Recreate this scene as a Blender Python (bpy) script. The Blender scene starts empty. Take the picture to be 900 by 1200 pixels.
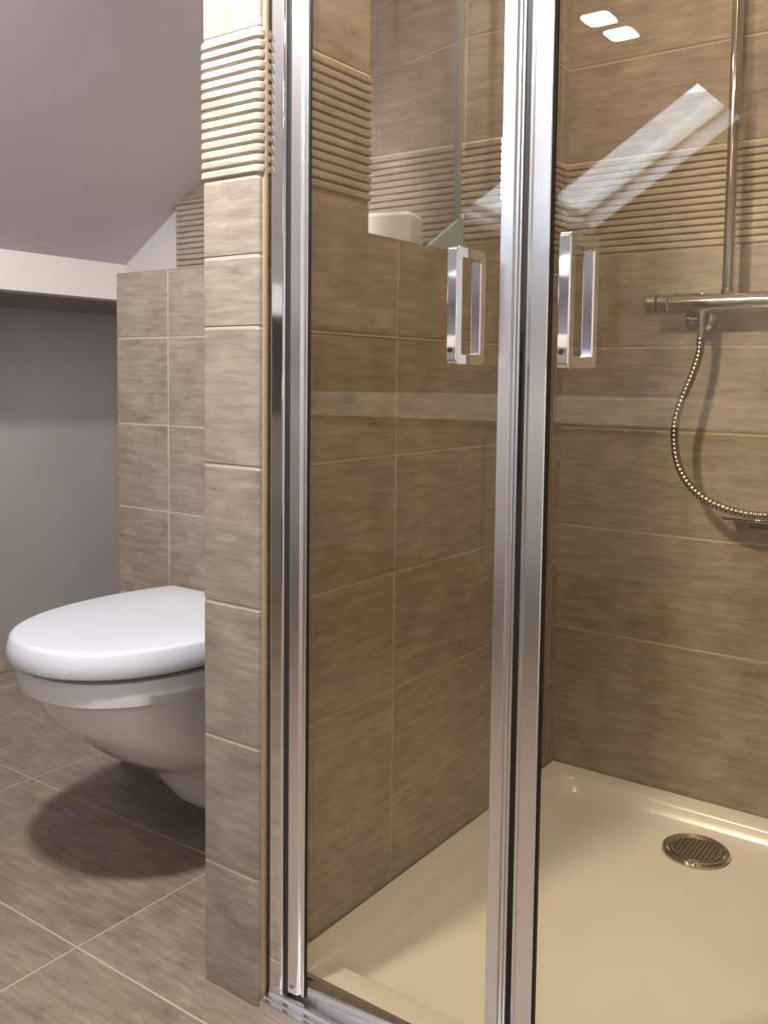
import bpy, bmesh, math, random
from mathutils import Vector, Matrix
random.seed(7)
S = 0.65            # survey unit -> metres
SC = bpy.context.scene
COL = SC.collection

# ------------------------------------------------------------------ camera
F_PX, CY_PX = 1086.665, 522.28
yaw, pit, rol = [math.radians(a) for a in (35.7452, -4.16, 0.6657)]
CAM = Vector((1.3369, -2.8766, 1.372))
fw = Vector((-math.sin(yaw)*math.cos(pit), math.cos(yaw)*math.cos(pit), math.sin(pit)))
rt = Vector((math.cos(yaw), math.sin(yaw), 0)); up = rt.cross(fw)
rt, up = rt*math.cos(rol)+up*math.sin(rol), -rt*math.sin(rol)+up*math.cos(rol)
cd = bpy.data.cameras.new('camera'); co = bpy.data.objects.new('camera', cd); COL.objects.link(co)
cd.sensor_fit = 'HORIZONTAL'; cd.sensor_width = 36; cd.lens = F_PX/900*36
cd.shift_y = -(600-CY_PX)/900; cd.clip_start = 0.02
mw = Matrix((rt, up, -fw)).transposed().to_4x4(); mw.translation = CAM*S
co.matrix_world = mw
SC.camera = co

# ------------------------------------------------------------------ exposure, sky, lights
SC.view_settings.view_transform = 'Standard'; SC.view_settings.look = 'None'
SC.view_settings.gamma = 1; SC.view_settings.use_curve_mapping = False
SC.view_settings.exposure = 0.0
w = bpy.data.worlds.new('sky'); SC.world = w; w.use_nodes = True
bg = w.node_tree.nodes['Background']; bg.inputs[0].default_value = (0.72, 0.83, 1.0, 1); bg.inputs[1].default_value = 12

def area(name, loc, size, power, color, rot=(0, 0, 0), shape='DISK', sy=None, spread=180):
    l = bpy.data.lights.new(name, 'AREA'); l.shape = shape; l.size = size*S
    if sy: l.size_y = sy*S
    l.energy = power; l.color = color; l.spread = math.radians(spread)
    o = bpy.data.objects.new(name, l); COL.objects.link(o)
    o.location = Vector(loc)*S; o.rotation_euler = rot
    return o
WARM = (1.0, 0.83, 0.61); NEUT = (1.0, 0.965, 0.93)
area('shower_spot', (0.62, -0.52, 3.17), 0.09, 4.6, WARM)
area('shower_fill_front', (0.46, -1.12, 3.05), 0.09, 3.9, WARM)  # added fill lamp, brightens the inner pillar face; no such fitting seen
sl = bpy.data.lights.new('room_spot', 'SPOT'); sl.energy = 100; sl.color = NEUT; sl.spot_size = math.radians(158); sl.spot_blend = 0.35; sl.shadow_soft_size = 0.05
so = bpy.data.objects.new('room_spot', sl); COL.objects.link(so); so.location = Vector((-0.06, -2.22, 2.79))*S
area('nook_fill', (-0.25, -1.00, 2.66), 0.08, 1.3, NEUT)  # added fill lamp for the box and ledge, no fitting there
area('entry_fill', (1.2, -3.3, 3.17), 0.12, 3.0, NEUT)  # added room fill, not a known lamp
area('far_fill', (1.2, -4.9, 3.17), 0.12, 4.0, NEUT)  # another added room fill, unseen

# ------------------------------------------------------------------ materials
def s2l(c): return tuple(((v/12.92) if v <= 0.04045 else ((v+0.055)/1.055)**2.4) for v in c)
def rgb(r, g, b): return s2l((r/255, g/255, b/255)) + (1,)
def mat(name, col=(0.8, 0.8, 0.8, 1), rough=0.5, metal=0.0, **kw):
    m = bpy.data.materials.new(name); m.use_nodes = True
    b = m.node_tree.nodes['Principled BSDF']
    b.inputs['Base Color'].default_value = col; b.inputs['Roughness'].default_value = rough
    b.inputs['Metallic'].default_value = metal
    for k, v in kw.items(): b.inputs[k.replace('_', ' ')].default_value = v
    return m
def stone(name, dark, light, rough, slant=0.35, spec=0.5):
    m = mat(name, light, rough); nt = m.node_tree; N = nt.nodes; L = nt.links; b = N['Principled BSDF']
    uv = N.new('ShaderNodeUVMap'); uv.uv_map = 'UVMap'
    mp = N.new('ShaderNodeMapping'); mp.vector_type = 'POINT'
    mp.inputs['Rotation'].default_value = (0, 0, slant); mp.inputs['Scale'].default_value = (9, 60, 1)
    L.new(uv.outputs[0], mp.inputs[0])
    n1 = N.new('ShaderNodeTexNoise'); n1.inputs['Scale'].default_value = 1.3; n1.inputs['Detail'].default_value = 7
    n1.inputs['Roughness'].default_value = 0.72; n1.inputs['Distortion'].default_value = 0.35
    L.new(mp.outputs[0], n1.inputs['Vector'])
    n2 = N.new('ShaderNodeTexNoise'); n2.inputs['Scale'].default_value = 14; n2.inputs['Detail'].default_value = 5
    L.new(uv.outputs[0], n2.inputs['Vector'])
    mx = N.new('ShaderNodeMix'); mx.data_type = 'FLOAT'; mx.inputs[0].default_value = 0.33
    L.new(n1.outputs['Fac'], mx.inputs[2]); L.new(n2.outputs['Fac'], mx.inputs[3])
    rp = N.new('ShaderNodeValToRGB'); rp.color_ramp.elements[0].position = 0.32; rp.color_ramp.elements[1].position = 0.66
    rp.color_ramp.elements[0].color = dark; rp.color_ramp.elements[1].color = light
    L.new(mx.outputs[0], rp.inputs[0]); L.new(rp.outputs[0], b.inputs['Base Color'])
    bp = N.new('ShaderNodeBump'); bp.inputs['Strength'].default_value = 0.12; bp.inputs['Distance'].default_value = 0.002
    L.new(n1.outputs['Fac'], bp.inputs['Height']); L.new(bp.outputs[0], b.inputs['Normal'])
    b.inputs['Specular IOR Level'].default_value = spec
    return m
def noisy(name, a, c, scale, rough, bump=0.05):
    m = mat(name, a, rough); nt = m.node_tree; N = nt.nodes; L = nt.links; b = N['Principled BSDF']
    tc = N.new('ShaderNodeTexCoord'); n = N.new('ShaderNodeTexNoise'); n.inputs['Scale'].default_value = scale; n.inputs['Detail'].default_value = 4
    L.new(tc.outputs['Object'], n.inputs['Vector'])
    rp = N.new('ShaderNodeValToRGB'); rp.color_ramp.elements[0].color = a; rp.color_ramp.elements[1].color = c
    rp.color_ramp.elements[0].position = .35; rp.color_ramp.elements[1].position = .65
    L.new(n.outputs['Fac'], rp.inputs[0]); L.new(rp.outputs[0], b.inputs['Base Color'])
    bp = N.new('ShaderNodeBump'); bp.inputs['Strength'].default_value = bump; bp.inputs['Distance'].default_value = 0.001
    L.new(n.outputs['Fac'], bp.inputs['Height']); L.new(bp.outputs[0], b.inputs['Normal'])
    return m
M = {}
M['tile'] = stone('beige stone tile', rgb(119, 107, 96), rgb(173, 162, 150), 0.42)
M['floor'] = stone('floor stone tile', rgb(110, 97, 84), rgb(166, 151, 136), 0.36, 0.5)
M['grout'] = mat('cream grout', rgb(184, 171, 154), 0.85)
M['relief'] = stone('ribbed stone tile', rgb(140, 129, 118), rgb(186, 176, 164), 0.45)
M['paint'] = noisy('white wall paint', rgb(206, 202, 200), rgb(212, 208, 206), 3, 0.7)
M['slope_paint'] = noisy('ceiling paint', rgb(219, 213, 222), rgb(225, 219, 228), 2, 0.75)
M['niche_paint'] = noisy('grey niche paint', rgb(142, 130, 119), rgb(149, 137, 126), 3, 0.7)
M['ceramic'] = mat('white ceramic', rgb(226, 224, 224), 0.12, Coat_Weight=0.5, Coat_Roughness=0.03)
M['lid'] = mat('white plastic lid', rgb(212, 215, 224), 0.2)
M['rubber'] = mat('black rubber', rgb(22, 21, 20), 0.6)
M['chrome'] = mat('polished chrome', (0.86, 0.86, 0.87, 1), 0.06, 1.0)
M['alu'] = mat('bright anodised aluminium', (0.95, 0.95, 0.97, 1), 0.24, 1.0)
M['gap_shade'] = mat('dark gap shade', (0.07, 0.065, 0.06, 1), 0.35, 0.6)  # near-black colour paints the shade in the channel gap and knob groove
M['steel'] = mat('drain steel', (0.50, 0.46, 0.40, 1), 0.16, 1.0)
M['hose'] = mat('steel hose', (0.30, 0.27, 0.23, 1), 0.25, 1.0)
M['tray'] = noisy('cream acrylic tray', rgb(222, 222, 222), rgb(226, 226, 226), 4, 0.22, 0.0)
M['seal'] = mat('beige silicone', rgb(165, 143, 112), 0.5)
M['white'] = mat('white enamel', rgb(238, 236, 228), 0.4)
M['counter'] = mat('pale counter', rgb(225, 222, 215), 0.35)
M['drawer'] = mat('pale grey lacquer', rgb(150, 146, 142), 0.4)
M['lamp'] = bpy.data.materials.new('lamp diffuser'); M['lamp'].use_nodes = True
_n = M['lamp'].node_tree; _b = _n.nodes['Principled BSDF']
_b.inputs['Emission Color'].default_value = (1, 0.95, 0.86, 1); _b.inputs['Emission Strength'].default_value = 45
def glass(name, tint, ior=1.52):
    m = bpy.data.materials.new(name); m.use_nodes = True; nt = m.node_tree; N = nt.nodes; L = nt.links
    for n in list(N): N.remove(n)
    out = N.new('ShaderNodeOutputMaterial'); mx = N.new('ShaderNodeMixShader'); tr = N.new('ShaderNodeBsdfTransparent'); gl = N.new('ShaderNodeBsdfGlossy')
    fr = N.new('ShaderNodeFresnel'); geo = N.new('ShaderNodeNewGeometry'); mm = N.new('ShaderNodeMix'); mm.data_type = 'FLOAT'
    mm.inputs[2].default_value = ior; mm.inputs[3].default_value = 1/ior
    L.new(geo.outputs['Backfacing'], mm.inputs[0]); L.new(mm.outputs[0], fr.inputs['IOR'])
    tr.inputs[0].default_value = tint; gl.inputs['Roughness'].default_value = 0.0; gl.inputs[0].default_value = (1, 1, 1, 1)
    L.new(fr.outputs[0], mx.inputs[0]); L.new(tr.outputs[0], mx.inputs[1]); L.new(gl.outputs[0], mx.inputs[2]); L.new(mx.outputs[0], out.inputs[0])
    return m
M['glass'] = glass('clear shower glass', (0.965, 0.925, 0.835, 1))
M['roof_glass'] = glass('roof window glass', (0.99, 1, 1, 1), 1.12)
M['screen'] = glass('screen glass', (0.94, 0.95, 1.0, 1))
M['glass_edge'] = mat('green glass edge', rgb(138, 146, 148), 0.15)

# ------------------------------------------------------------------ mesh helpers (all coordinates in survey units)
def ROOT(name, loc, label, cat, group=None):
    o = bpy.data.objects.new(name, None); COL.objects.link(o); o.location = Vector(loc)*S
    o.empty_display_size = 0.05
    o['label'] = label; o['category'] = cat
    if group: o['group'] = group
    return o
def origin_of(o):
    v = Vector((0, 0, 0))
    while o: v = v + Vector(o.location); o = o.parent
    return v
def OBJ(name, bm, mats, parent=None, loc=None, kind=None, label=None, cat=None, smooth=30, bevel=0.0, seg=2, sub=0, group=None):
    me = bpy.data.meshes.new(name)
    for m in (mats if isinstance(mats, (list, tuple)) else [mats]): me.materials.append(m)
    base = origin_of(parent) if parent else Vector((loc or (0, 0, 0)))*S
    for v in bm.verts: v.co = v.co*S - base
    if smooth is not None:
        for f in bm.faces: f.smooth = True
    bm.to_mesh(me); bm.free()
    if smooth is not None and not sub: me.set_sharp_from_angle(angle=math.radians(smooth))
    o = bpy.data.objects.new(name, me); COL.objects.link(o)
    if parent: o.parent = parent
    else: o.location = base
    if bevel:
        b = o.modifiers.new('bevel', 'BEVEL'); b.width = bevel*S; b.segments = seg; b.limit_method = 'ANGLE'; b.angle_limit = math.radians(40)
    if sub:
        s = o.modifiers.new('sub', 'SUBSURF'); s.levels = sub; s.render_levels = sub
    if kind: o['kind'] = kind
    if label: o['label'] = label
    if cat: o['category'] = cat
    if group: o['group'] = group
    return o
def BX(bm, a, b, mi=0, mtx=None):
    vs = [bm.verts.new((x, y, z)) for x in (a[0], b[0]) for y in (a[1], b[1]) for z in (a[2], b[2])]
    fs = [bm.faces.new([vs[i] for i in q]) for q in ((0, 1, 3, 2), (4, 6, 7, 5), (0, 4, 5, 1), (2, 3, 7, 6), (0, 2, 6, 4), (1, 5, 7, 3))]
    for f in fs: f.material_index = mi
    if mtx:
        for v in vs: v.co = mtx @ v.co
    return vs
def PRISM(bm, poly, z0, z1, mi=0):
    """vertical prism from ccw polygon [(x,y)]"""
    n = len(poly); lo = [bm.verts.new((x, y, z0)) for x, y in poly]; hi = [bm.verts.new((x, y, z1)) for x, y in poly]
    fs = [bm.faces.new(lo[::-1]), bm.faces.new(hi)]
    for i in range(n): fs.append(bm.faces.new((lo[i], lo[(i+1) % n], hi[(i+1) % n], hi[i])))
    for f in fs: f.material_index = mi
def TUBE(bm, pts, rad, seg=20, cap=True, mi=0):
    """sweep circle (radius scalar or per point) along points"""
    P = [Vector(p) for p in pts]; R = rad if isinstance(rad, list) else [rad]*len(P); rings = []
    nrm = None
    for i, p in enumerate(P):
        t = (P[min(i+1, len(P)-1)] - P[max(i-1, 0)])
        j = i
        if t.length < 1e-9: t = P[-1]-P[0]
        t.normalize()
        if nrm is None:
            nrm = t.cross(Vector((0, 0, 1)))
            if nrm.length < 0.1: nrm = t.cross(Vector((1, 0, 0)))
        nrm = (nrm - t*nrm.dot(t)).normalized(); bn = t.cross(nrm)
        rings.append([bm.verts.new(p + (nrm*math.cos(2*math.pi*k/seg)+bn*math.sin(2*math.pi*k/seg))*R[i]) for k in range(seg)])
    for a, b in zip(rings, rings[1:]):
        for k in range(seg):
            bm.faces.new((a[k], a[(k+1) % seg], b[(k+1) % seg], b[k])).material_index = mi
    if cap:
        bm.faces.new(rings[0][::-1]).material_index = mi; bm.faces.new(rings[-1]).material_index = mi
def LATHE(bm, c, axis, prof, seg=40, mi=0):
    """prof: list of (distance along axis, radius)"""
    ax = Vector(axis).normalized(); c = Vector(c)
    n = ax.cross(Vector((0, 0, 1)))
    if n.length < .1: n = ax.cross(Vector((1, 0, 0)))
    n.normalize(); m = ax.cross(n)
    rings = [[bm.verts.new(c+ax*d+(n*math.cos(2*math.pi*k/seg)+m*math.sin(2*math.pi*k/seg))*max(r, 1e-4)) for k in range(seg)] for d, r in prof]
    for p, q in zip(rings, rings[1:]):
        for k in range(seg): bm.faces.new((p[k], p[(k+1) % seg], q[(k+1) % seg], q[k])).material_index = mi
    bm.faces.new(rings[0][::-1]); bm.faces.new(rings[-1])
def RRECT(cx, cy, hx, hy, r, seg=5):
    out = []
    for sx, sy, a0 in ((1, 1, 0), (-1, 1, 90), (-1, -1, 180), (1, -1, 270)):
        for k in range(seg+1):
            a = math.radians(a0+90*k/seg); out.append((cx+sx*(hx-r)+r*math.cos(a), cy+sy*(hy-r)+r*math.sin(a)))
    return out

# ---- tiled surface: path (plan polyline, outward normal to its right-hand side) x height profile
G = 0.0052     # grout width
def zprofile(z0, z1, joints, ribs=None):
    """list of (z, offset, is_grout_above, tile_row)"""
    cuts = sorted(j for j in joints if z0+0.004 < j < z1-0.004)
    rows = []; lo = z0
    for j in cuts: rows.append((lo, j-G/2)); lo = j+G/2
    rows.append((lo, z1)); prof = []; T = 0.0
    for ri, (a, b) in enumerate(rows):
        if ribs and abs((a+b)/2-(ribs[0]+ribs[1])/2) < 0.05 and b-a > 0.15:
            n = 14; p = (b-a)/n
            for k in range(n):
                zz = a+k*p
                for f, o in ((0, -.001), (.10, -.002), (.17, .002), (.30, .0045), (.60, .0052), (.86, .0045), (.96, .002)):
                    if k == 0 and f == 0: prof.append((zz, -.0015, 0, ri, 1)); continue
                    prof.append((zz+f*p, o, 0, ri, 1))
            prof.append((b, .001, 1, ri, 1))
        else:
            e = 0.0022
            prof += [(a, -.0016, 0, ri, 0), (a+e, 0, 0, ri, 0), (b-e, 0, 0, ri, 0), (b, -.0016, 1, ri, 0)]
    return prof
def pathsamples(path, vj, closed=False):
    """path: list of (x,y). vj: arc lengths of vertical joints. returns samples (x,y,nx,ny,u,off,groove_after,cell)"""
    segs = []; u = 0; out = []; cell = 0
    n = len(path)
    for i in range(n-1):
        a = Vector(path[i]); b = Vector(path[i+1]); L = (b-a).length; d = (b-a)/L; nr = Vector((d.y, -d.x))
        segs.append((a, b, L, d, nr, u)); u += L
    total = u
    def vn(i):
        if closed and (i == 0 or i == n-1): q = segs[-1][4]+segs[0][4]
        elif i == 0: q = segs[0][4].copy()
        elif i == n-1: q = segs[-1][4].copy()
        else: q = segs[i-1][4]+segs[i][4]
        q.normalize(); ref = segs[min(i, n-2)][4]
        return q/max(0.3, q.dot(ref))
    for i, (a, b, L, d, nr, u0) in enumerate(segs):
        q = vn(i); out.append((a.x, a.y, q.x, q.y, u0, 0, 0, cell))
        for j in sorted(vj):
            if u0+G < j < u0+L-G:
                for du, off, g in ((-G/2-.002, 0, 0), (-G/2, -.0016, 1), (G/2, -.0016, 0), (G/2+.002, 0, 0)):
                    if du == G/2: cell += 1
                    p = a+d*(j-u0+du); out.append((p.x, p.y, nr.x, nr.y, j+du, off, g, cell))
    q = vn(n-1); out.append((segs[-1][1].x, segs[-1][1].y, q.x, q.y, total, 0, 0, cell))
    return out
def TILED(bm, path, z0, z1, joints, vj=(), ribs=None, seed=0, u0=0, mtile=0, mgrout=1, mrib=2, closed=False, ztop=None):
    uvl = bm.loops.layers.uv.get('UVMap') or bm.loops.layers.uv.new('UVMap')
    ps = pathsamples(path, vj, closed); zs = zprofile(z0, z1, joints, ribs); rnd = {}
    rg = random.Random(seed)
    V = []
    for (x, y, nx, ny, u, off, g, c) in ps:
        colv = []
        for (z, o, ga, ri, rb) in zs:
            oo = o+off if not (o < -.0012 and off < 0) else -.0016
            zz = z if ztop is None else min(z, ztop(x, y))
            colv.append(bm.verts.new((x+nx*oo, y+ny*oo, zz)))
        V.append(colv)
    for i in range(len(ps)-1):
        for k in range(len(zs)-1):
            a, b, c2, d = V[i][k], V[i+1][k], V[i+1][k+1], V[i][k+1]
            if abs(a.co.z-d.co.z)+abs(b.co.z-c2.co.z) < 1e-6: continue
            try: f = bm.faces.new((a, b, c2, d))
            except ValueError: continue
            gr = zs[k][2] or ps[i][6]
            f.material_index = mgrout if gr else (mrib if zs[k][4] else mtile)
            rw = zs[k+1][3] if not zs[k][2] else zs[k][3]
            key = (round(min(q_[0] for q_ in zs if q_[3] == rw), 1), ps[i][7])
            if key not in rnd: rg = random.Random(seed*7919+int(key[0]*10)*31+key[1]); rnd[key] = (rg.uniform(0, 40), rg.uniform(0, 40))
            ox, oy = rnd[key]
            for lp, (uu, zz) in zip(f.loops, ((ps[i][4], a.co.z), (ps[i+1][4], b.co.z), (ps[i+1][4], c2.co.z), (ps[i][4], d.co.z))):
                lp[uvl].uv = ((uu+u0)*S+ox, zz*S+oy)
TM = [M['tile'], M['grout'], M['relief'], M['paint']]

# ------------------------------------------------------------------ key dimensions
ZT = 0.0649
RIB = (1.783, 2.0775)
RA = [0.2856, 0.5771, 0.8792, 1.1807, 1.4753, 1.783, 2.0775, 2.3833, 2.69, 3.0]
YP, YPE, W, Y2, Y3, HT = -1.4653, -1.0931, 0.170, -0.829, -0.439, 1.7154
XL = -1.724; MS = 0.62635
ZC = 3.2
def slope(x, y=0): return 1.815+MS*(x-XL)
XC = XL+(ZC-1.815)/MS
XR = 1.95; YB = -6.0

# ------------------------------------------------------------------ floor
bm = bmesh.new(); uvl = bm.loops.layers.uv.new('UVMap')
BX(bm, (-3.0, YB-.1, -0.08), (XR+.1, 0.5, -0.0022), 1)
xs = [-3.0, -2.33, -1.415, -0.5, 0.415, 1.33, XR]; ys = [YB, -5.96]+[-1.078-.4875*k for k in range(9, -1, -1)]+[-.59, -.10, .40]
rg = random.Random(3)
for i in range(len(xs)-1):
    for j in range(len(ys)-1):
        a, b, c, d = xs[i]+G/2, xs[i+1]-G/2, ys[j]+G/2, ys[j+1]-G/2
        if d-c < .01: continue
        ox, oy = rg.uniform(0, 40), rg.uniform(0, 40); e = .0022
        top = [bm.verts.new(p) for p in ((a+e, c+e, 0), (b-e, c+e, 0), (b-e, d-e, 0), (a+e, d-e, 0))]
        lo = [bm.verts.new(p) for p in ((a, c, -.0026), (b, c, -.0026), (b, d, -.0026), (a, d, -.0026))]
        fs = [bm.faces.new(top)]+[bm.faces.new((lo[k], lo[(k+1) % 4], top[(k+1) % 4], top[k])) for k in range(4)]
        for f in fs:
            for lp in f.loops: lp[uvl].uv = (lp.vert.co.x*S+ox, lp.vert.co.y*S+oy)
OBJ('floor', bm, [M['floor'], M['grout']], kind='structure')

# ------------------------------------------------------------------ sloped ceiling with roof window opening, flat ceiling
SKX0, SKX1, SKY0, SKY1 = -1.01, -0.128, -5.42, -4.57
bm = bmesh.new()
def sq(x0, x1, y0, y1, th=0.05):
    pts = [(x0, y0), (x1, y0), (x1, y1), (x0, y1)]
    lo = [bm.verts.new((x, y, slope(x))) for x, y in pts]; hi = [bm.verts.new((x, y, slope(x)+th)) for x, y in pts]
    bm.faces.new(lo[::-1]); bm.faces.new(hi)
    for k in range(4): bm.faces.new((lo[k], lo[(k+1) % 4], hi[(k+1) % 4], hi[k]))
sq(XL-.1, XC, SKY1, 0.4); sq(XL-.1, XC, YB-.05, SKY0); sq(XL-.1, SKX0, SKY0, SKY1); sq(SKX1, XC, SKY0, SKY1)
OBJ('ceiling', bm, M['slope_paint'], kind='structure', smooth=None)
bm = bmesh.new(); BX(bm, (XC-.02, YB-.05, ZC), (XR+.1, 0.4, ZC+.06))
OBJ('ceiling_flat', bm, M['slope_paint'], kind='structure', smooth=None)
bm = bmesh.new(); BX(bm, (-.31, -3.75, 2.70), (.35, -2.95, 2.88)); OBJ('ceiling_bulkhead', bm, M['slope_paint'], kind='structure', smooth=None)
# roof window: reveal, frame, pane
bm = bmesh.new(); H = 0.25
nx, nz = -MS/math.hypot(1, MS), 1/math.hypot(1, MS)
def P(x, y, h): return (x+nx*h, y, slope(x)+nz*h)
def slab(x0, x1, y0, y1, h0, h1, mi=0):
    vs = [bm.verts.new(P(x, y, h)) for x in (x0, x1) for y in (y0, y1) for h in (h0, h1)]
    for q in ((0, 1, 3, 2), (4, 6, 7, 5), (0, 4, 5, 1), (2, 3, 7, 6), (0, 2, 6, 4), (1, 5, 7, 3)):
        bm.faces.new([vs[i] for i in q]).material_index = mi
t = 0.03
slab(SKX0-t, SKX0, SKY0-t, SKY1+t, 0, H); slab(SKX1, SKX1+t, SKY0-t, SKY1+t, 0, H)
slab(SKX0, SKX1, SKY0-t, SKY0, 0, H); slab(SKX0, SKX1, SKY1, SKY1+t, 0, H)
M['reveal'] = mat('white window reveal', rgb(244, 244, 246), 0.6)
wr = OBJ('window_1', bm, M['reveal'], kind='structure', smooth=None)
bm = bmesh.new(); q = 0.035
slab(SKX0, SKX0+q, SKY0, SKY1, H*.55, H*.8); slab(SKX1-q, SKX1, SKY0, SKY1, H*.55, H*.8)
slab(SKX0+q, SKX1-q, SKY0, SKY0+q, H*.55, H*.8); slab(SKX0+q, SKX1-q, SKY1-q, SKY1, H*.55, H*.8)
OBJ('window_frame', bm, M['white'], parent=wr, smooth=None)
bm = bmesh.new(); slab(SKX0+q, SKX1-q, SKY0+q, SKY1-q, H*.66, H*.68)
OBJ('window_pane', bm, M['roof_glass'], parent=wr, smooth=None)

# ------------------------------------------------------------------ walls
# shower back wall (faces -y)
bm = bmesh.new()
TILED(bm, [(0, 0), (1.42, 0)], ZT-.02, ZC, [0.5385, 0.8881, 1.2165, 1.4797, 1.7767, 2.0795, 2.3833, 2.69, 3.0], [0.96], RIB, 11)
BX(bm, (-.17, .02, 0), (XR, .12, ZC), 3)
OBJ('wall_back', bm, TM, kind='structure')
# shower left wall beyond the opening (faces +x) and wall over the ledge (faces -y)
bm = bmesh.new()
TILED(bm, [(0, Y3), (0, 0)], HT+.002, ZC, RA, [0.3885], RIB, 12)
TILED(bm, [(-1.401, Y3), (-.004, Y3)], HT+.002, ZC, RA, [0.36, 1.269], RIB, 13, ztop=lambda x, y: slope(x)+.01)
BX(bm, (-1.401, Y3+.002, HT+.002), (-.0035, Y3+.05, 1.9), 3)
OBJ('wall_nook', bm, TM, kind='structure')
bm = bmesh.new()
f = bm.faces.new([bm.verts.new(v) for v in ((XL-.05, Y3+.018, HT-.6), (-.17, Y3+.018, HT-.6), (-.17, Y3+.018, slope(-.17)), (XL-.05, Y3+.018, slope(XL-.05)))])
r = bmesh.ops.extrude_face_region(bm, geom=[f]); [setattr(v, 'co', v.co+Vector((0, .10, 0))) for v in r['geom'] if isinstance(v, bmesh.types.BMVert)]
bmesh.ops.recalc_face_normals(bm, faces=bm.faces)
OBJ('wall_gable', bm, M['paint'], kind='structure', smooth=None)

# half-height wall: shower side, ledge block, toilet side (one path, counter-outward)
bm = bmesh.new()
TILED(bm, [(-1.264, Y3+.02), (-1.264, Y2), (-W, Y2), (-W, YPE)], 0, HT, [0.3249, 0.6249, 0.9249, 1.2095, 1.497], [0.41+.256, 0.41+.256+.92], None, 21)
TILED(bm, [(0, YP+.012), (0, 0)], 0.02, 1.469, [r_ for r_ in RA if r_ < 1.4], [-YP-.012-.9655, -YP-.012-.0505], None, 22)
TILED(bm, [(0, YPE), (0, 0)], 1.469, HT, [1.4753], [-YPE-.9655, -YPE-.0505], None, 22, u0=YPE-YP-.012)
uvl = bm.loops.layers.uv['UVMap']
for (a, b, c, d) in ((-1.264, 0, Y2, Y3), (-W, 0, YPE, Y2)):
    f = bm.faces.new([bm.verts.new(v) for v in ((a, c, HT), (b, c, HT), (b, d, HT), (a, d, HT))])
    for lp in f.loops: lp[uvl].uv = (lp.vert.co.x*S, lp.vert.co.y*S)
BX(bm, (-1.255, Y2+.01, 0.0), (-.01, Y3, HT-.004), 3); BX(bm, (-W+.01, YPE, 0.0), (-.01, Y2+.01, HT-.004), 3)
BX(bm, (-W+.01, Y3, 0.0), (-.01, 0.0, HT-.004), 3)
OBJ('wall_partition', bm, TM, kind='structure')

# full-height pillar at the end of the partition
bm = bmesh.new(); R_ = 0.012; path = []
x0, x1, y0, y1 = -W, 0.0, YP, YPE
def arc(cx, cy, a0, a1, n=5): return [(cx+R_*math.cos(math.radians(a0+(a1-a0)*k/n)), cy+R_*math.sin(math.radians(a0+(a1-a0)*k/n))) for k in range(n+1)]
path = [(x0, y1)]+arc(x0+R_, y0+R_, 180, 270)+arc(x1-R_, y0+R_, 270, 360)+[(x1, y1), (x0, y1)]
front = arc(x0+R_, y0+R_, 180, 270)+arc(x1-R_, y0+R_, 270, 360)
TILED(bm, [(x0, y1)]+front, 0, ZC, RA+[1.6227], (), RIB, 31, ztop=lambda x, y: slope(x)+.01)
TILED(bm, [(x1, y0+R_), (x1, y1), (x0, y1)], 1.469, ZC, RA, (), RIB, 22, ztop=lambda x, y: slope(x)+.01)
BX(bm, (x0+.012, y0+.012, 0), (x1-.012, y1-.012, 2.6), 3)
OBJ('wall_pillar', bm, TM, kind='structure')

# eaves: knee strip, soffit and the recessed wall under it
ZS = 1.673; XN = -2.54
bm = bmesh.new(); BX(bm, (XL-.10, YB, ZS), (XL, Y3+.12, 1.815))
OBJ('wall_left', bm, M['paint'], kind='structure', smooth=None)
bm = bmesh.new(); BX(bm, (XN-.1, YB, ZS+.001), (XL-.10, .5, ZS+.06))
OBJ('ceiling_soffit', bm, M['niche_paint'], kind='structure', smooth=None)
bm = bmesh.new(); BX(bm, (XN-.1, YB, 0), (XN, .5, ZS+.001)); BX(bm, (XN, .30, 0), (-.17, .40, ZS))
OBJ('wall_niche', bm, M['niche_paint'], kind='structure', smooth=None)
bm = bmesh.new(); uvl = bm.loops.layers.uv.new('UVMap'); BX(bm, (XN, YB, 0), (XN+.018, .30, .085))
for f in bm.faces:
    for lp in f.loops: lp[uvl].uv = (lp.vert.co.y*S, lp.vert.co.z*S)
OBJ('baseboard_niche', bm, M['floor'], kind='structure', bevel=.003)
# right side of the shower and of the room, wall behind the viewer
bm = bmesh.new()
TILED(bm, [(1.42, 0), (1.42, YP), (XR, YP)], 0, ZC, RA, [0.5, 1.42], RIB, 41)
BX(bm, (1.43, YP+.01, 0), (XR, .02, ZC), 3)
OBJ('wall_right', bm, TM, kind='structure')
bm = bmesh.new(); BX(bm, (XR, YB, 0), (XR+.1, YP+.01, ZC)); OBJ('wall_right_room', bm, M['paint'], kind='structure', smooth=None)
bm = bmesh.new(); BX(bm, (XN-.1, YB-.1, 0), (XR+.1, YB, ZC)); OBJ('wall_front', bm, M['paint'], kind='structure', smooth=None)

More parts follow.
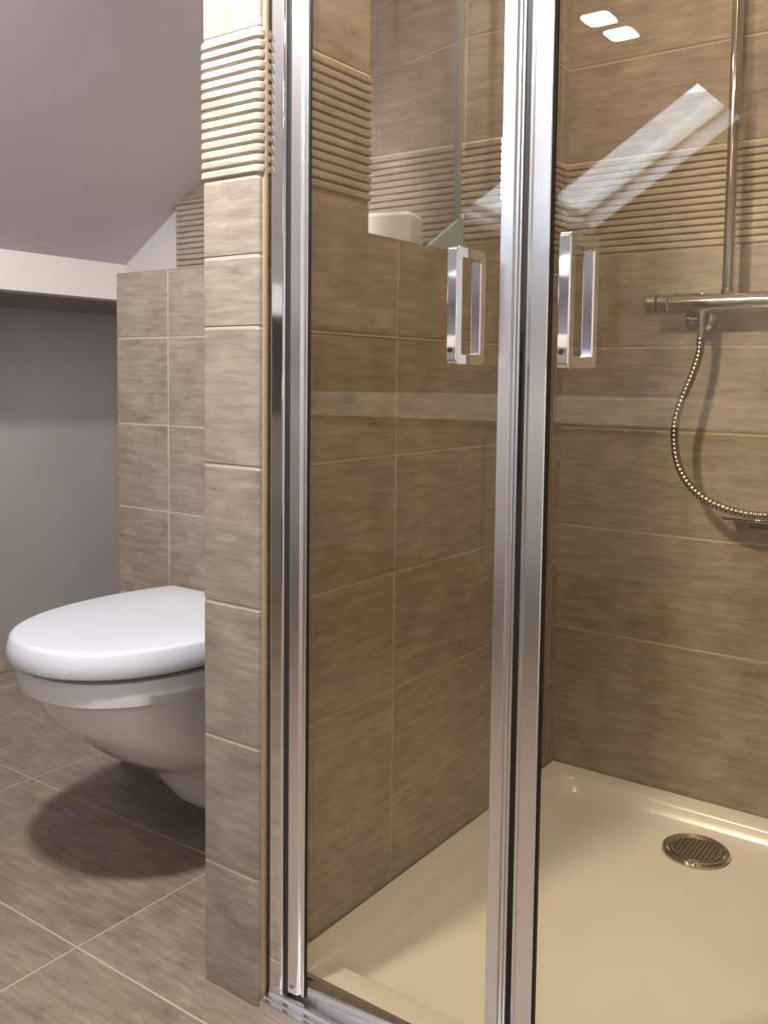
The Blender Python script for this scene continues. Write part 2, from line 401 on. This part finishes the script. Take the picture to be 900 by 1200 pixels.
# ------------------------------------------------------------------ shower tray
bm = bmesh.new()
def rloop(hx, hy, r, z, cx=.71, cy=-.692): return [bm.verts.new((x, y, z)) for x, y in RRECT(cx, cy, hx, hy, r, 6)]
loops = [rloop(.708, .690, .004, -.001), rloop(.708, .690, .004, ZT-.004), rloop(.705, .687, .004, ZT), rloop(.645, .627, .045, ZT-.002),
         rloop(.638, .620, .05, ZT-.006), rloop(.634, .616, .053, ZT-.014), rloop(.618, .600, .06, .0255), rloop(.611, .593, .065, .0175), rloop(.597, .579, .07, .0145), rloop(.40, .38, .08, .0135)]
for a, b in zip(loops, loops[1:]):
    n = len(a)
    for k in range(n): bm.faces.new((a[k], a[(k+1) % n], b[(k+1) % n], b[k]))
bm.faces.new(loops[-1]); bm.faces.new(loops[0][::-1])
OBJ('shower_tray', bm, M['tray'], loc=(.71, -.7, 0), smooth=40, label='cream acrylic shower tray filling the floor between the tiled walls', cat='shower tray')

# drain
dx, dy, dz = .567, -.240, .0145
rt_ = ROOT('shower_drain', (dx, dy, dz), 'round bronze-grey metal drain cover set in the cream tray', 'drain')
bm = bmesh.new(); LATHE(bm, (dx, dy, dz), (0, 0, 1), [(0, .093), (.006, .095), (.013, .091), (.0145, .085), (.010, .075), (.003, .0705)], 48)
OBJ('rim', bm, M['steel'], parent=rt_)
bm = bmesh.new()
LATHE(bm, (dx, dy, dz+.002), (0, 0, 1), [(0, .0705), (.0035, .0705)], 48)
OBJ('well', bm, M['rubber'], parent=rt_)  # black disc stands in for the shade below the grate
bm = bmesh.new(); g = .0120
k = -7
for i in range(-5, 6):
    o = i*g; L_ = math.sqrt(max(0, .069**2-o*o))
    BX(bm, (dx+o-.0022, dy-L_, dz+.006), (dx+o+.0022, dy+L_, dz+.0100)); BX(bm, (dx-L_, dy+o-.0022, dz+.006), (dx+L_, dy+o+.0022, dz+.0098))
TUBE(bm, [(dx+.069*math.cos(a*math.pi/24), dy+.069*math.sin(a*math.pi/24), dz+.009) for a in range(49)], .0035, 8, False)
OBJ('grate', bm, M['steel'], parent=rt_, smooth=None)

# silicone bead between pillar and chrome wall channel
bm = bmesh.new(); TUBE(bm, [(.000, -1.449, 0.0), (.000, -1.449, 3.19)], .0068, 10)
OBJ('silicone_bead', bm, M['seal'], loc=(.001, -1.447, 0), label='beige silicone bead running up between the pillar tiles and the chrome wall channel', cat='sealant')

# ------------------------------------------------------------------ shower enclosure
YD = -1.42; ZTOP = 3.05
fr = ROOT('shower_enclosure', (0.03, YD, 0), 'bright metal wall channel and floor track holding the shower doors', 'shower frame')
bm = bmesh.new()
PRISM(bm, [(0.0045, -1.434), (.011, -1.4425), (.045, -1.4425), (.048, -1.4395), (.048, -1.385), (.0045, -1.385)], .0, ZTOP)
OBJ('wall_channel', bm, M['chrome'], parent=fr, bevel=.004, seg=3)
bm = bmesh.new(); BX(bm, (.048, -1.432, .035), (.0565, -1.392, ZTOP))
OBJ('channel_gap_shade', bm, M['gap_shade'], parent=fr)  # solid dark strip in place of the gap's shade
bm = bmesh.new()
XE = 1.405
BX(bm, (.012, -1.474, 0.0), (XE, -1.400, .029)); BX(bm, (.012, -1.462, .02), (XE, -1.452, .032)); BX(bm, (.012, -1.446, .02), (XE, -1.436, .038)); BX(bm, (.05, -1.408, .018), (XE, -1.398, .052))
BX(bm, (.05, -1.400, .064), (XE, -1.385, .070)); BX(bm, (.05, -1.400, .02), (XE, -1.397, .070))
OBJ('floor_track', bm, M['alu'], parent=fr, bevel=.002)
bm = bmesh.new(); PRISM(bm, [(1.36, -1.4425), (1.405, -1.4425), (1.405, -1.385), (1.36, -1.385)], .0, ZTOP)
OBJ('wall_channel', bm, M['chrome'], parent=fr, bevel=.004, seg=3)
bm = bmesh.new(); BX(bm, (.012, -1.446, ZTOP), (XE, -1.392, ZTOP+.06))
OBJ('header_rail', bm, M['chrome'], parent=fr, bevel=.003)
# fixed end pane
bm = bmesh.new(); BX(bm, (1.125, YD-.005, .055), (1.36, YD+.005, ZTOP)); 
OBJ('fixed_pane', bm, M['glass'], parent=fr, smooth=None)

def frame_loop(bm, xc, wx, ya, yb, z0, z1, ty, tz, mtx, r=.010):
    """square-section loop in the y-z plane"""
    def ring(a, b, c, d, rr, x): 
        return [bm.verts.new(mtx @ Vector((x, p[0], p[1]))) for p in RRECT((a+b)/2, (c+d)/2, (b-a)/2, (d-c)/2, rr, 4)]
    o0 = ring(ya, yb, z0, z1, r, xc-wx/2); o1 = ring(ya, yb, z0, z1, r, xc+wx/2)
    i0 = ring(ya+ty, yb-ty, z0+tz, z1-tz, r*.35, xc-wx/2); i1 = ring(ya+ty, yb-ty, z0+tz, z1-tz, r*.35, xc+wx/2)
    n = len(o0)
    for k in range(n):
        j = (k+1) % n
        bm.faces.new((o0[k], o0[j], o1[j], o1[k])); bm.faces.new((i0[j], i0[k], i1[k], i1[j]))
        bm.faces.new((o1[k], o1[j], i1[j], i1[k])); bm.faces.new((o0[j], o0[k], i0[k], i0[j]))
    bmesh.ops.recalc_face_normals(bm, faces=bm.faces)

def door(xa, xb, side, ang, hx, label, hz):
    """side = -1: wide meeting stile on the right (left leaf); +1: on the left (right leaf)"""
    piv = Vector((xa if side < 0 else xb, YD, 0)); mtx = Matrix.Translation(piv) @ Matrix.Rotation(math.radians(ang), 4, 'Z') @ Matrix.Translation(-piv)
    d = ROOT('shower_door', (piv.x, YD, .05), label, 'shower door', 'glass shower door leaves')
    def tp(poly): return [tuple((mtx @ Vector((x, y, 0)))[:2]) for x, y in poly]
    def part(name, poly, m, z0=.045, z1=ZTOP-.01, bev=.0022):
        b = bmesh.new(); PRISM(b, tp(poly), z0, z1); return OBJ(name, b, m, parent=d, bevel=bev, seg=2)
    if side < 0:
        part('hinge_stile', [(xa, -1.436), (xa+.027, -1.436), (xa+.027, -1.430), (xa+.033, -1.430), (xa+.033, -1.433), (xa+.041, -1.433), (xa+.041, -1.424), (xa, -1.424)], M['alu'])
        part('edge_seal', [(xa+.0412, -1.430), (xa+.0440, -1.430), (xa+.0440, -1.4245), (xa+.0412, -1.4245)], M['rubber'], bev=0)
        gx0, gx1 = xa+.036, xb-.045
        part('meeting_stile', [(xb-.050, -1.438), (xb-.025, -1.438), (xb-.024, -1.432), (xb-.018, -1.432), (xb-.017, -1.429), (xb-.012, -1.429), (xb-.012, -1.4245), (xb-.050, -1.4245)], M['alu'])
        part('gap_shade_strip', [(xb-.012, -1.427), (xb+.003, -1.427), (xb+.003, -1.408), (xb-.012, -1.408)], M['rubber'], bev=0)  # black strip stands in for the shaded gap between the leaves
    else:
        gx0, gx1 = xa+.040, xb-.02
        part('meeting_stile', [(xa+.002, -1.428), (xa+.009, -1.428), (xa+.010, -1.433), (xa+.014, -1.433), (xa+.015, -1.438), (xa+.048, -1.438), (xa+.048, -1.424), (xa+.002, -1.424)], M['alu'])
        part('gap_shade_strip', [(xa-.005, -1.420), (xa+.002, -1.420), (xa+.002, -1.404), (xa-.005, -1.404)], M['rubber'], bev=0)  # black strip, shade of the same gap on this leaf
        part('edge_seal', [(xa+.0482, -1.434), (xa+.0508, -1.434), (xa+.0508, -1.4245), (xa+.0482, -1.4245)], M['rubber'], bev=0)
        part('hinge_stile', [(xb-.022, -1.436), (xb, -1.436), (xb, -1.402), (xb-.022, -1.402)], M['alu'])
    b = bmesh.new(); BX(b, (gx0, YD-.004, .058), (gx1, YD+.004, ZTOP-.012), 0, mtx)
    OBJ('glass_pane', b, M['glass'], parent=d, smooth=None)
    b = bmesh.new(); BX(b, (gx0+.014, YD-.012, .053), (gx1, YD+.012, .074), 0, mtx)
    OBJ('bottom_rail', b, M['chrome'], parent=d, bevel=.002)
    b = bmesh.new(); frame_loop(b, hx, .021, YD-.117, YD-.0055, hz[0], hz[1], .020, .020, mtx)
    h = OBJ('handle', b, M['chrome'], parent=d, bevel=.0025, seg=2)
    b = bmesh.new(); LATHE(b, mtx @ Vector((hx-.002, YD-.116, hz[0]+.026)), mtx.to_3x3() @ Vector((0, -1, 0)), [(0, .0045), (.0016, .0045)], 16)
    OBJ('set_screw', b, M['rubber'], parent=h)
    if side < 0:
        b = bmesh.new(); LATHE(b, mtx @ Vector((xa+.012, -1.436, .062)), (0, -1, 0), [(0, .005), (.002, .005), (.003, .003)], 16)
        OBJ('screw', b, M['steel'], parent=d)
door(.0585, .578, -1, 3.6, .486, 'left glass shower door leaf beside the tiled pillar, smaller handle further away', (1.396, 1.600))
door(.590, 1.125, 1, 0, .7125, 'right glass shower door leaf in front of the shower mixer', (1.390, 1.602))

# ------------------------------------------------------------------ glass screen over the half wall
sc = ROOT('glass_screen', (-.085, -.8, HT), 'clear glass screen standing on the half wall behind the left shower door', 'glass screen')
bm = bmesh.new(); BX(bm, (-.091, -1.090, HT+.004), (-.079, -.565, 2.70)); OBJ('pane', bm, M['screen'], parent=sc, smooth=None)
bm = bmesh.new(); BX(bm, (-.093, -.5648, HT+.004), (-.077, -.545, 2.70)); OBJ('edge_strip', bm, M['glass_edge'], parent=sc, bevel=.002)
bm = bmesh.new()
tri = [(-.545, HT+.001), (-.545, HT+.115), (-.575, HT+.11), (-.74, HT+.012), (-.74, HT+.001)]
a = [bm.verts.new((-.078, y, z)) for y, z in tri]; b = [bm.verts.new((-.068, y, z)) for y, z in tri]
bm.faces.new(a); bm.faces.new(b[::-1])
for k in range(5): bm.faces.new((a[k], b[k], b[(k+1) % 5], a[(k+1) % 5]))
bmesh.ops.recalc_face_normals(bm, faces=bm.faces)
M['bracket'] = mat('bracket with painted sky reflection', rgb(150, 166, 176), 0.3)  # pale blue of a sky reflection put into the bracket's colour
OBJ('reflection_bracket', bm, M['bracket'], parent=sc, bevel=.002)

# white rounded box on the ledge
bm = bmesh.new(); PRISM(bm, RRECT(0, 0, .125, .06, .022, 6), 0, .128)
mt = Matrix.Translation((-.292, -.66, HT+.0008)) @ Matrix.Rotation(math.radians(14), 4, 'Z')
for v in bm.verts: v.co = mt @ v.co
OBJ('storage_box', bm, M['white'], loc=(-.292, -.66, HT), bevel=.012, seg=3, label='small white rounded box standing on the tiled ledge behind the glass', cat='box')

# ------------------------------------------------------------------ toilet
TX = -0.69
tl = ROOT('toilet', (TX, Y2, .07), 'white wall-hung toilet with closed lid beside the tiled pillar', 'toilet')
def outline(hw, yf, yr=Y2-.001, hr=None, n=18, e=2.25, ymid=None):
    """plan outline, ccw from rear right: straight rear, superelliptic front"""
    hr = hr or hw*.86; ymid = ymid if ymid is not None else yf+(yr-yf)*.50; pts = []
    for k in range(n+1):
        a = math.pi*k/n   # 0: +x side at ymid ... pi: -x side
        c, s_ = math.cos(a), math.sin(a)
        x = TX+hw*math.copysign(abs(c)**(2/e), c); y = ymid-(ymid-yf)*abs(s_)**(2/e)
        pts.append((x, y))
    m = 6
    side = [(TX-hw+(hw-hr)*(k/m)**2, ymid+(yr-ymid)*k/m) for k in range(1, m+1)]
    other = [(2*TX-x, y) for x, y in side][::-1]
    return pts+side+other
def loft(bm, secs, cap0=True, cap1=True):
    R0 = [[bm.verts.new((x, y, z)) for x, y in o] for o, z in secs]; n = len(R0[0])
    for a, b in zip(R0, R0[1:]):
        for k in range(n): bm.faces.new((a[k], a[(k+1) % n], b[(k+1) % n], b[k]))
    if cap0: bm.faces.new(R0[0][::-1])
    if cap1: bm.faces.new(R0[-1])
    bmesh.ops.recalc_face_normals(bm, faces=bm.faces)
bm = bmesh.new(); o = outline
loft(bm, [(o(.085, -.985, hr=.085, ymid=-.91), .075), (o(.102, -1.02, hr=.095, ymid=-.92), .088), (o(.112, -1.06, hr=.105, ymid=-.93), .125), (o(.118, -1.105, hr=.11, ymid=-.95), .18),
          (o(.128, -1.15, hr=.12, ymid=-.97), .235), (o(.155, -1.185, hr=.14, ymid=-.99), .262), (o(.200, -1.235, hr=.17, ymid=-1.03), .290), (o(.235, -1.315, hr=.20, ymid=-1.06), .338),
          (o(.258, -1.39, hr=.225, ymid=-1.08), .40), (o(.276, -1.460, hr=.24, ymid=-1.11), .465), (o(.286, -1.505, hr=.25, ymid=-1.13), .535),
          (o(.288, -1.515, hr=.252, ymid=-1.14), .548), (o(.299, -1.535, hr=.259, ymid=-1.14), .556), (o(.300, -1.545, hr=.26, ymid=-1.14), .60), (o(.296, -1.540, hr=.256, ymid=-1.14), .616), (o(.24, -1.46, hr=.20, ymid=-1.14), .618)])
OBJ('bowl', bm, M['ceramic'], parent=tl, smooth=55)
bm = bmesh.new()
loft(bm, [(o(.272, -1.520, yr=-.87, hr=.225, ymid=-1.14), .6185), (o(.274, -1.522, yr=-.87, hr=.227, ymid=-1.14), .632), (o(.26, -1.51, yr=-.88, hr=.21, ymid=-1.14), .633)])
OBJ('seat', bm, M['rubber'], parent=tl, smooth=40).data.materials[0] = M['lid']
bm = bmesh.new()
loft(bm, [(o(.285, -1.54, yr=-.875, hr=.235, ymid=-1.14), .6335), (o(.309, -1.566, yr=-.868, hr=.255, ymid=-1.14), .634), (o(.312, -1.570, yr=-.865, hr=.258, ymid=-1.14), .638), (o(.309, -1.565, yr=-.866, hr=.256, ymid=-1.14), .668),
          (o(.304, -1.559, yr=-.869, hr=.252, ymid=-1.14), .689), (o(.301, -1.555, yr=-.871, hr=.249, ymid=-1.14), .6945), (o(.296, -1.549, yr=-.875, hr=.245, ymid=-1.14), .6975), (o(.288, -1.54, yr=-.882, hr=.238, ymid=-1.14), .6985), (o(.15, -1.35, yr=-.98, hr=.12, ymid=-1.14), .7005)])
OBJ('lid', bm, M['lid'], parent=tl, smooth=60)
for sx in (-.13, .13):
    bm = bmesh.new(); LATHE(bm, (TX+sx-.03, -.852, .645), (1, 0, 0), [(0, .016), (.004, .018), (.056, .018), (.06, .016)], 20)
    OBJ('hinge', bm, M['chrome'], parent=tl)

# ------------------------------------------------------------------ shower mixer
M['mixer_chrome'] = mat('chrome with painted brown reflection', (0.60, 0.58, 0.56, 1), 0.08, 1.0)  # darker copy of the chrome, brown wall reflections put into its colour
BY, BZ = -.085, 1.604
mx_ = ROOT('shower_mixer', (.449, 0, BZ), 'chrome bar mixer mounted on the tiled back wall of the shower', 'shower mixer')
bm = bmesh.new(); LATHE(bm, (.385, BY, BZ), (1, 0, 0), [(0, .027), (.003, .0295), (.55, .0295), (.553, .027)], 40)
OBJ('bar_body', bm, M['mixer_chrome'], parent=mx_)
def knob(x, dr):
    k1 = bmesh.new(); LATHE(k1, (x, BY, BZ), (dr, 0, 0), [(0, .028), (.004, .0305), (.028, .0305), (.031, .028)], 40)
    k = OBJ('control_knob', k1, M['mixer_chrome'], parent=mx_)
    b = bmesh.new(); LATHE(b, (x+dr*.031, BY, BZ), (dr, 0, 0), [(0, .022), (.004, .022)], 30); OBJ('groove_ring', b, M['gap_shade'], parent=k)
    b = bmesh.new(); LATHE(b, (x+dr*.035, BY, BZ), (dr, 0, 0), [(0, .028), (.003, .0305), (.031, .0305), (.034, .027)], 40); OBJ('knob_collar', b, M['mixer_chrome'], parent=k)
knob(.316, 1); knob(1.007, -1)
for x in (.455, .87):
    bm = bmesh.new(); LATHE(bm, (x, -.0005, 1.574), (0, -1, 0), [(0, .050), (.006, .050), (.014, .042), (.018, .030), (.020, .018), (.085, .017)], 40)
    OBJ('wall_union', bm, M['mixer_chrome'], parent=mx_)
bm = bmesh.new(); BX(bm, (.40, -.102, 1.620), (.50, -.068, 1.6345)); OBJ('stop_button', bm, M['mixer_chrome'], parent=mx_, bevel=.003)
bm = bmesh.new(); LATHE(bm, (.480, BY, 1.585), (0, 0, -1), [(0, .016), (.02, .016), (.022, .013), (.045, .013), (.047, .0155), (.070, .0150), (.072, .012), (.085, .011)], 28)
OBJ('hose_outlet', bm, M['mixer_chrome'], parent=mx_)
bm = bmesh.new(); LATHE(bm, (.480, BY, 1.556), (-1, 0, 0), [(0, .010), (.025, .010), (.027, .0145), (.040, .0145), (.042, .012)], 24)
OBJ('side_plug', bm, M['mixer_chrome'], parent=mx_)

# riser rail
rr = ROOT('riser_rail', (.552, BY, BZ+.026), 'tall vertical chrome shower rail rising from the bar mixer', 'shower rail')
bm = bmesh.new(); TUBE(bm, [(.552, BY, BZ+.020), (.552, BY, 3.08)], .0158, 28); OBJ('pipe', bm, M['mixer_chrome'], parent=rr)
bm = bmesh.new(); LATHE(bm, (.552, BY, BZ+.02), (0, 0, 1), [(0, .0195), (.018, .0195), (.021, .0160)], 28); OBJ('base_nut', bm, M['mixer_chrome'], parent=rr)
bm = bmesh.new(); TUBE(bm, [(.552, BY, 2.95), (.552, -.002, 2.95)], .012, 20); LATHE(bm, (.552, -.0005, 2.95), (0, -1, 0), [(0, .035), (.008, .035), (.012, .02)], 30)
OBJ('wall_bracket', bm, M['mixer_chrome'], parent=rr)

# hose (catmull-rom through surveyed points, ribbed)
pts = [(.480, BY, 1.504), (.478, -.087, 1.455), (.462, -.100, 1.385), (.436, -.118, 1.300), (.426, -.128, 1.225), (.440, -.136, 1.135), (.476, -.140, 1.072), (.53, -.140, 1.028), (.60, -.136, 1.003),
       (.68, -.130, .995), (.77, -.120, 1.01), (.85, -.11, 1.07), (.895, -.10, 1.17), (.905, -.09, 1.30), (.905, BY, 1.42), (.905, BY, 1.515)]
def cr(P, n=24):
    P = [Vector(p) for p in P]; Q = [P[0]*2-P[1]]+P+[P[-1]*2-P[-2]]; out = []
    for i in range(1, len(Q)-2):
        a, b, c, d = Q[i-1:i+3]
        for k in range(n):
            t = k/n; out.append(.5*((2*b)+(c-a)*t+(2*a-5*b+4*c-d)*t*t+(3*b-a-3*c+d)*t**3))
    return out+[P[-1]]
cp = cr(pts, 40); step = .0026; fine = [cp[0]]; acc = 0
for a, b in zip(cp, cp[1:]):
    L_ = (b-a).length; t0 = 0
    while acc+L_-t0 >= step:
        t0 += step-acc; acc = 0; fine.append(a.lerp(b, min(1, t0/L_)))
    acc += L_-t0
rad = [.0100+.0024*abs(math.sin(math.pi*i/5.0)) for i in range(len(fine))]
bm = bmesh.new(); TUBE(bm, fine, rad, 14)
OBJ('shower_hose', bm, M['hose'], loc=(.480, BY, 1.504), smooth=80, label='ribbed metal shower hose hanging in a loop from the bar mixer', cat='hose')
bm = bmesh.new(); LATHE(bm, (.905, BY, 1.585), (0, 0, -1), [(0, .016), (.02, .016), (.022, .013), (.075, .0125)], 24)
OBJ('hose_outlet', bm, M['mixer_chrome'], parent=mx_)

# soap shelf
sh = ROOT('soap_shelf', (.75, 0, .975), 'thin chrome shelf on the back wall just under the bottom of the hose loop', 'shelf')
bm = bmesh.new(); BX(bm, (.565, -.105, .969), (.96, -.0015, .979)); OBJ('plate', bm, M['mixer_chrome'], parent=sh, bevel=.003)
bm = bmesh.new(); BX(bm, (.62, -.012, .935), (.90, -.0012, .969)); OBJ('mount', bm, M['mixer_chrome'], parent=sh, bevel=.002)

# ------------------------------------------------------------------ ceiling lights in the slope
def ceiling_light(x, y, label):
    z = 2.70
    c = ROOT('ceiling_light', (x, y, z), label, 'ceiling light', 'square ceiling lights')
    mt = Matrix.Translation((x, y, z)) @ Matrix.Identity(4)
    b = bmesh.new(); PRISM(b, RRECT(0, 0, .060, .062, .026, 6), -.010, 0)
    for v in b.verts: v.co = mt @ v.co
    OBJ('frame', b, M['white'], parent=c)
    b = bmesh.new(); PRISM(b, RRECT(0, 0, .053, .055, .022, 6), -.014, -.0101)
    for v in b.verts: v.co = mt @ v.co
    OBJ('diffuser', b, M['lamp'], parent=c)
ceiling_light(-.080, -3.245, 'square ceiling light, upper left of the two bright reflections in the right shower door')
ceiling_light(-.068, -3.43, 'square ceiling light, lower right of the two bright reflections in the right shower door')

# ------------------------------------------------------------------ counter behind the viewer (seen in the glass as pale bands)
vn = ROOT('vanity_unit', (-.4, -4.0, .5), 'pale vanity unit mirrored in the glass as horizontal bands', 'vanity')
bm = bmesh.new(); BX(bm, (-1.6, -4.20, 1.19), (.75, -3.58, 1.30)); OBJ('worktop', bm, M['counter'], parent=vn, bevel=.004)
for xa in (-1.58, -.42):
    bm = bmesh.new(); BX(bm, (xa, -4.18, .55), (xa+1.15, -3.62, 1.188)); OBJ('drawer', bm, M['drawer'], parent=vn, bevel=.004)
bm = bmesh.new(); BX(bm, (-1.5, -4.18, 0.0), (.65, -4.08, .55)); OBJ('plinth', bm, M['drawer'], parent=vn, bevel=.004)
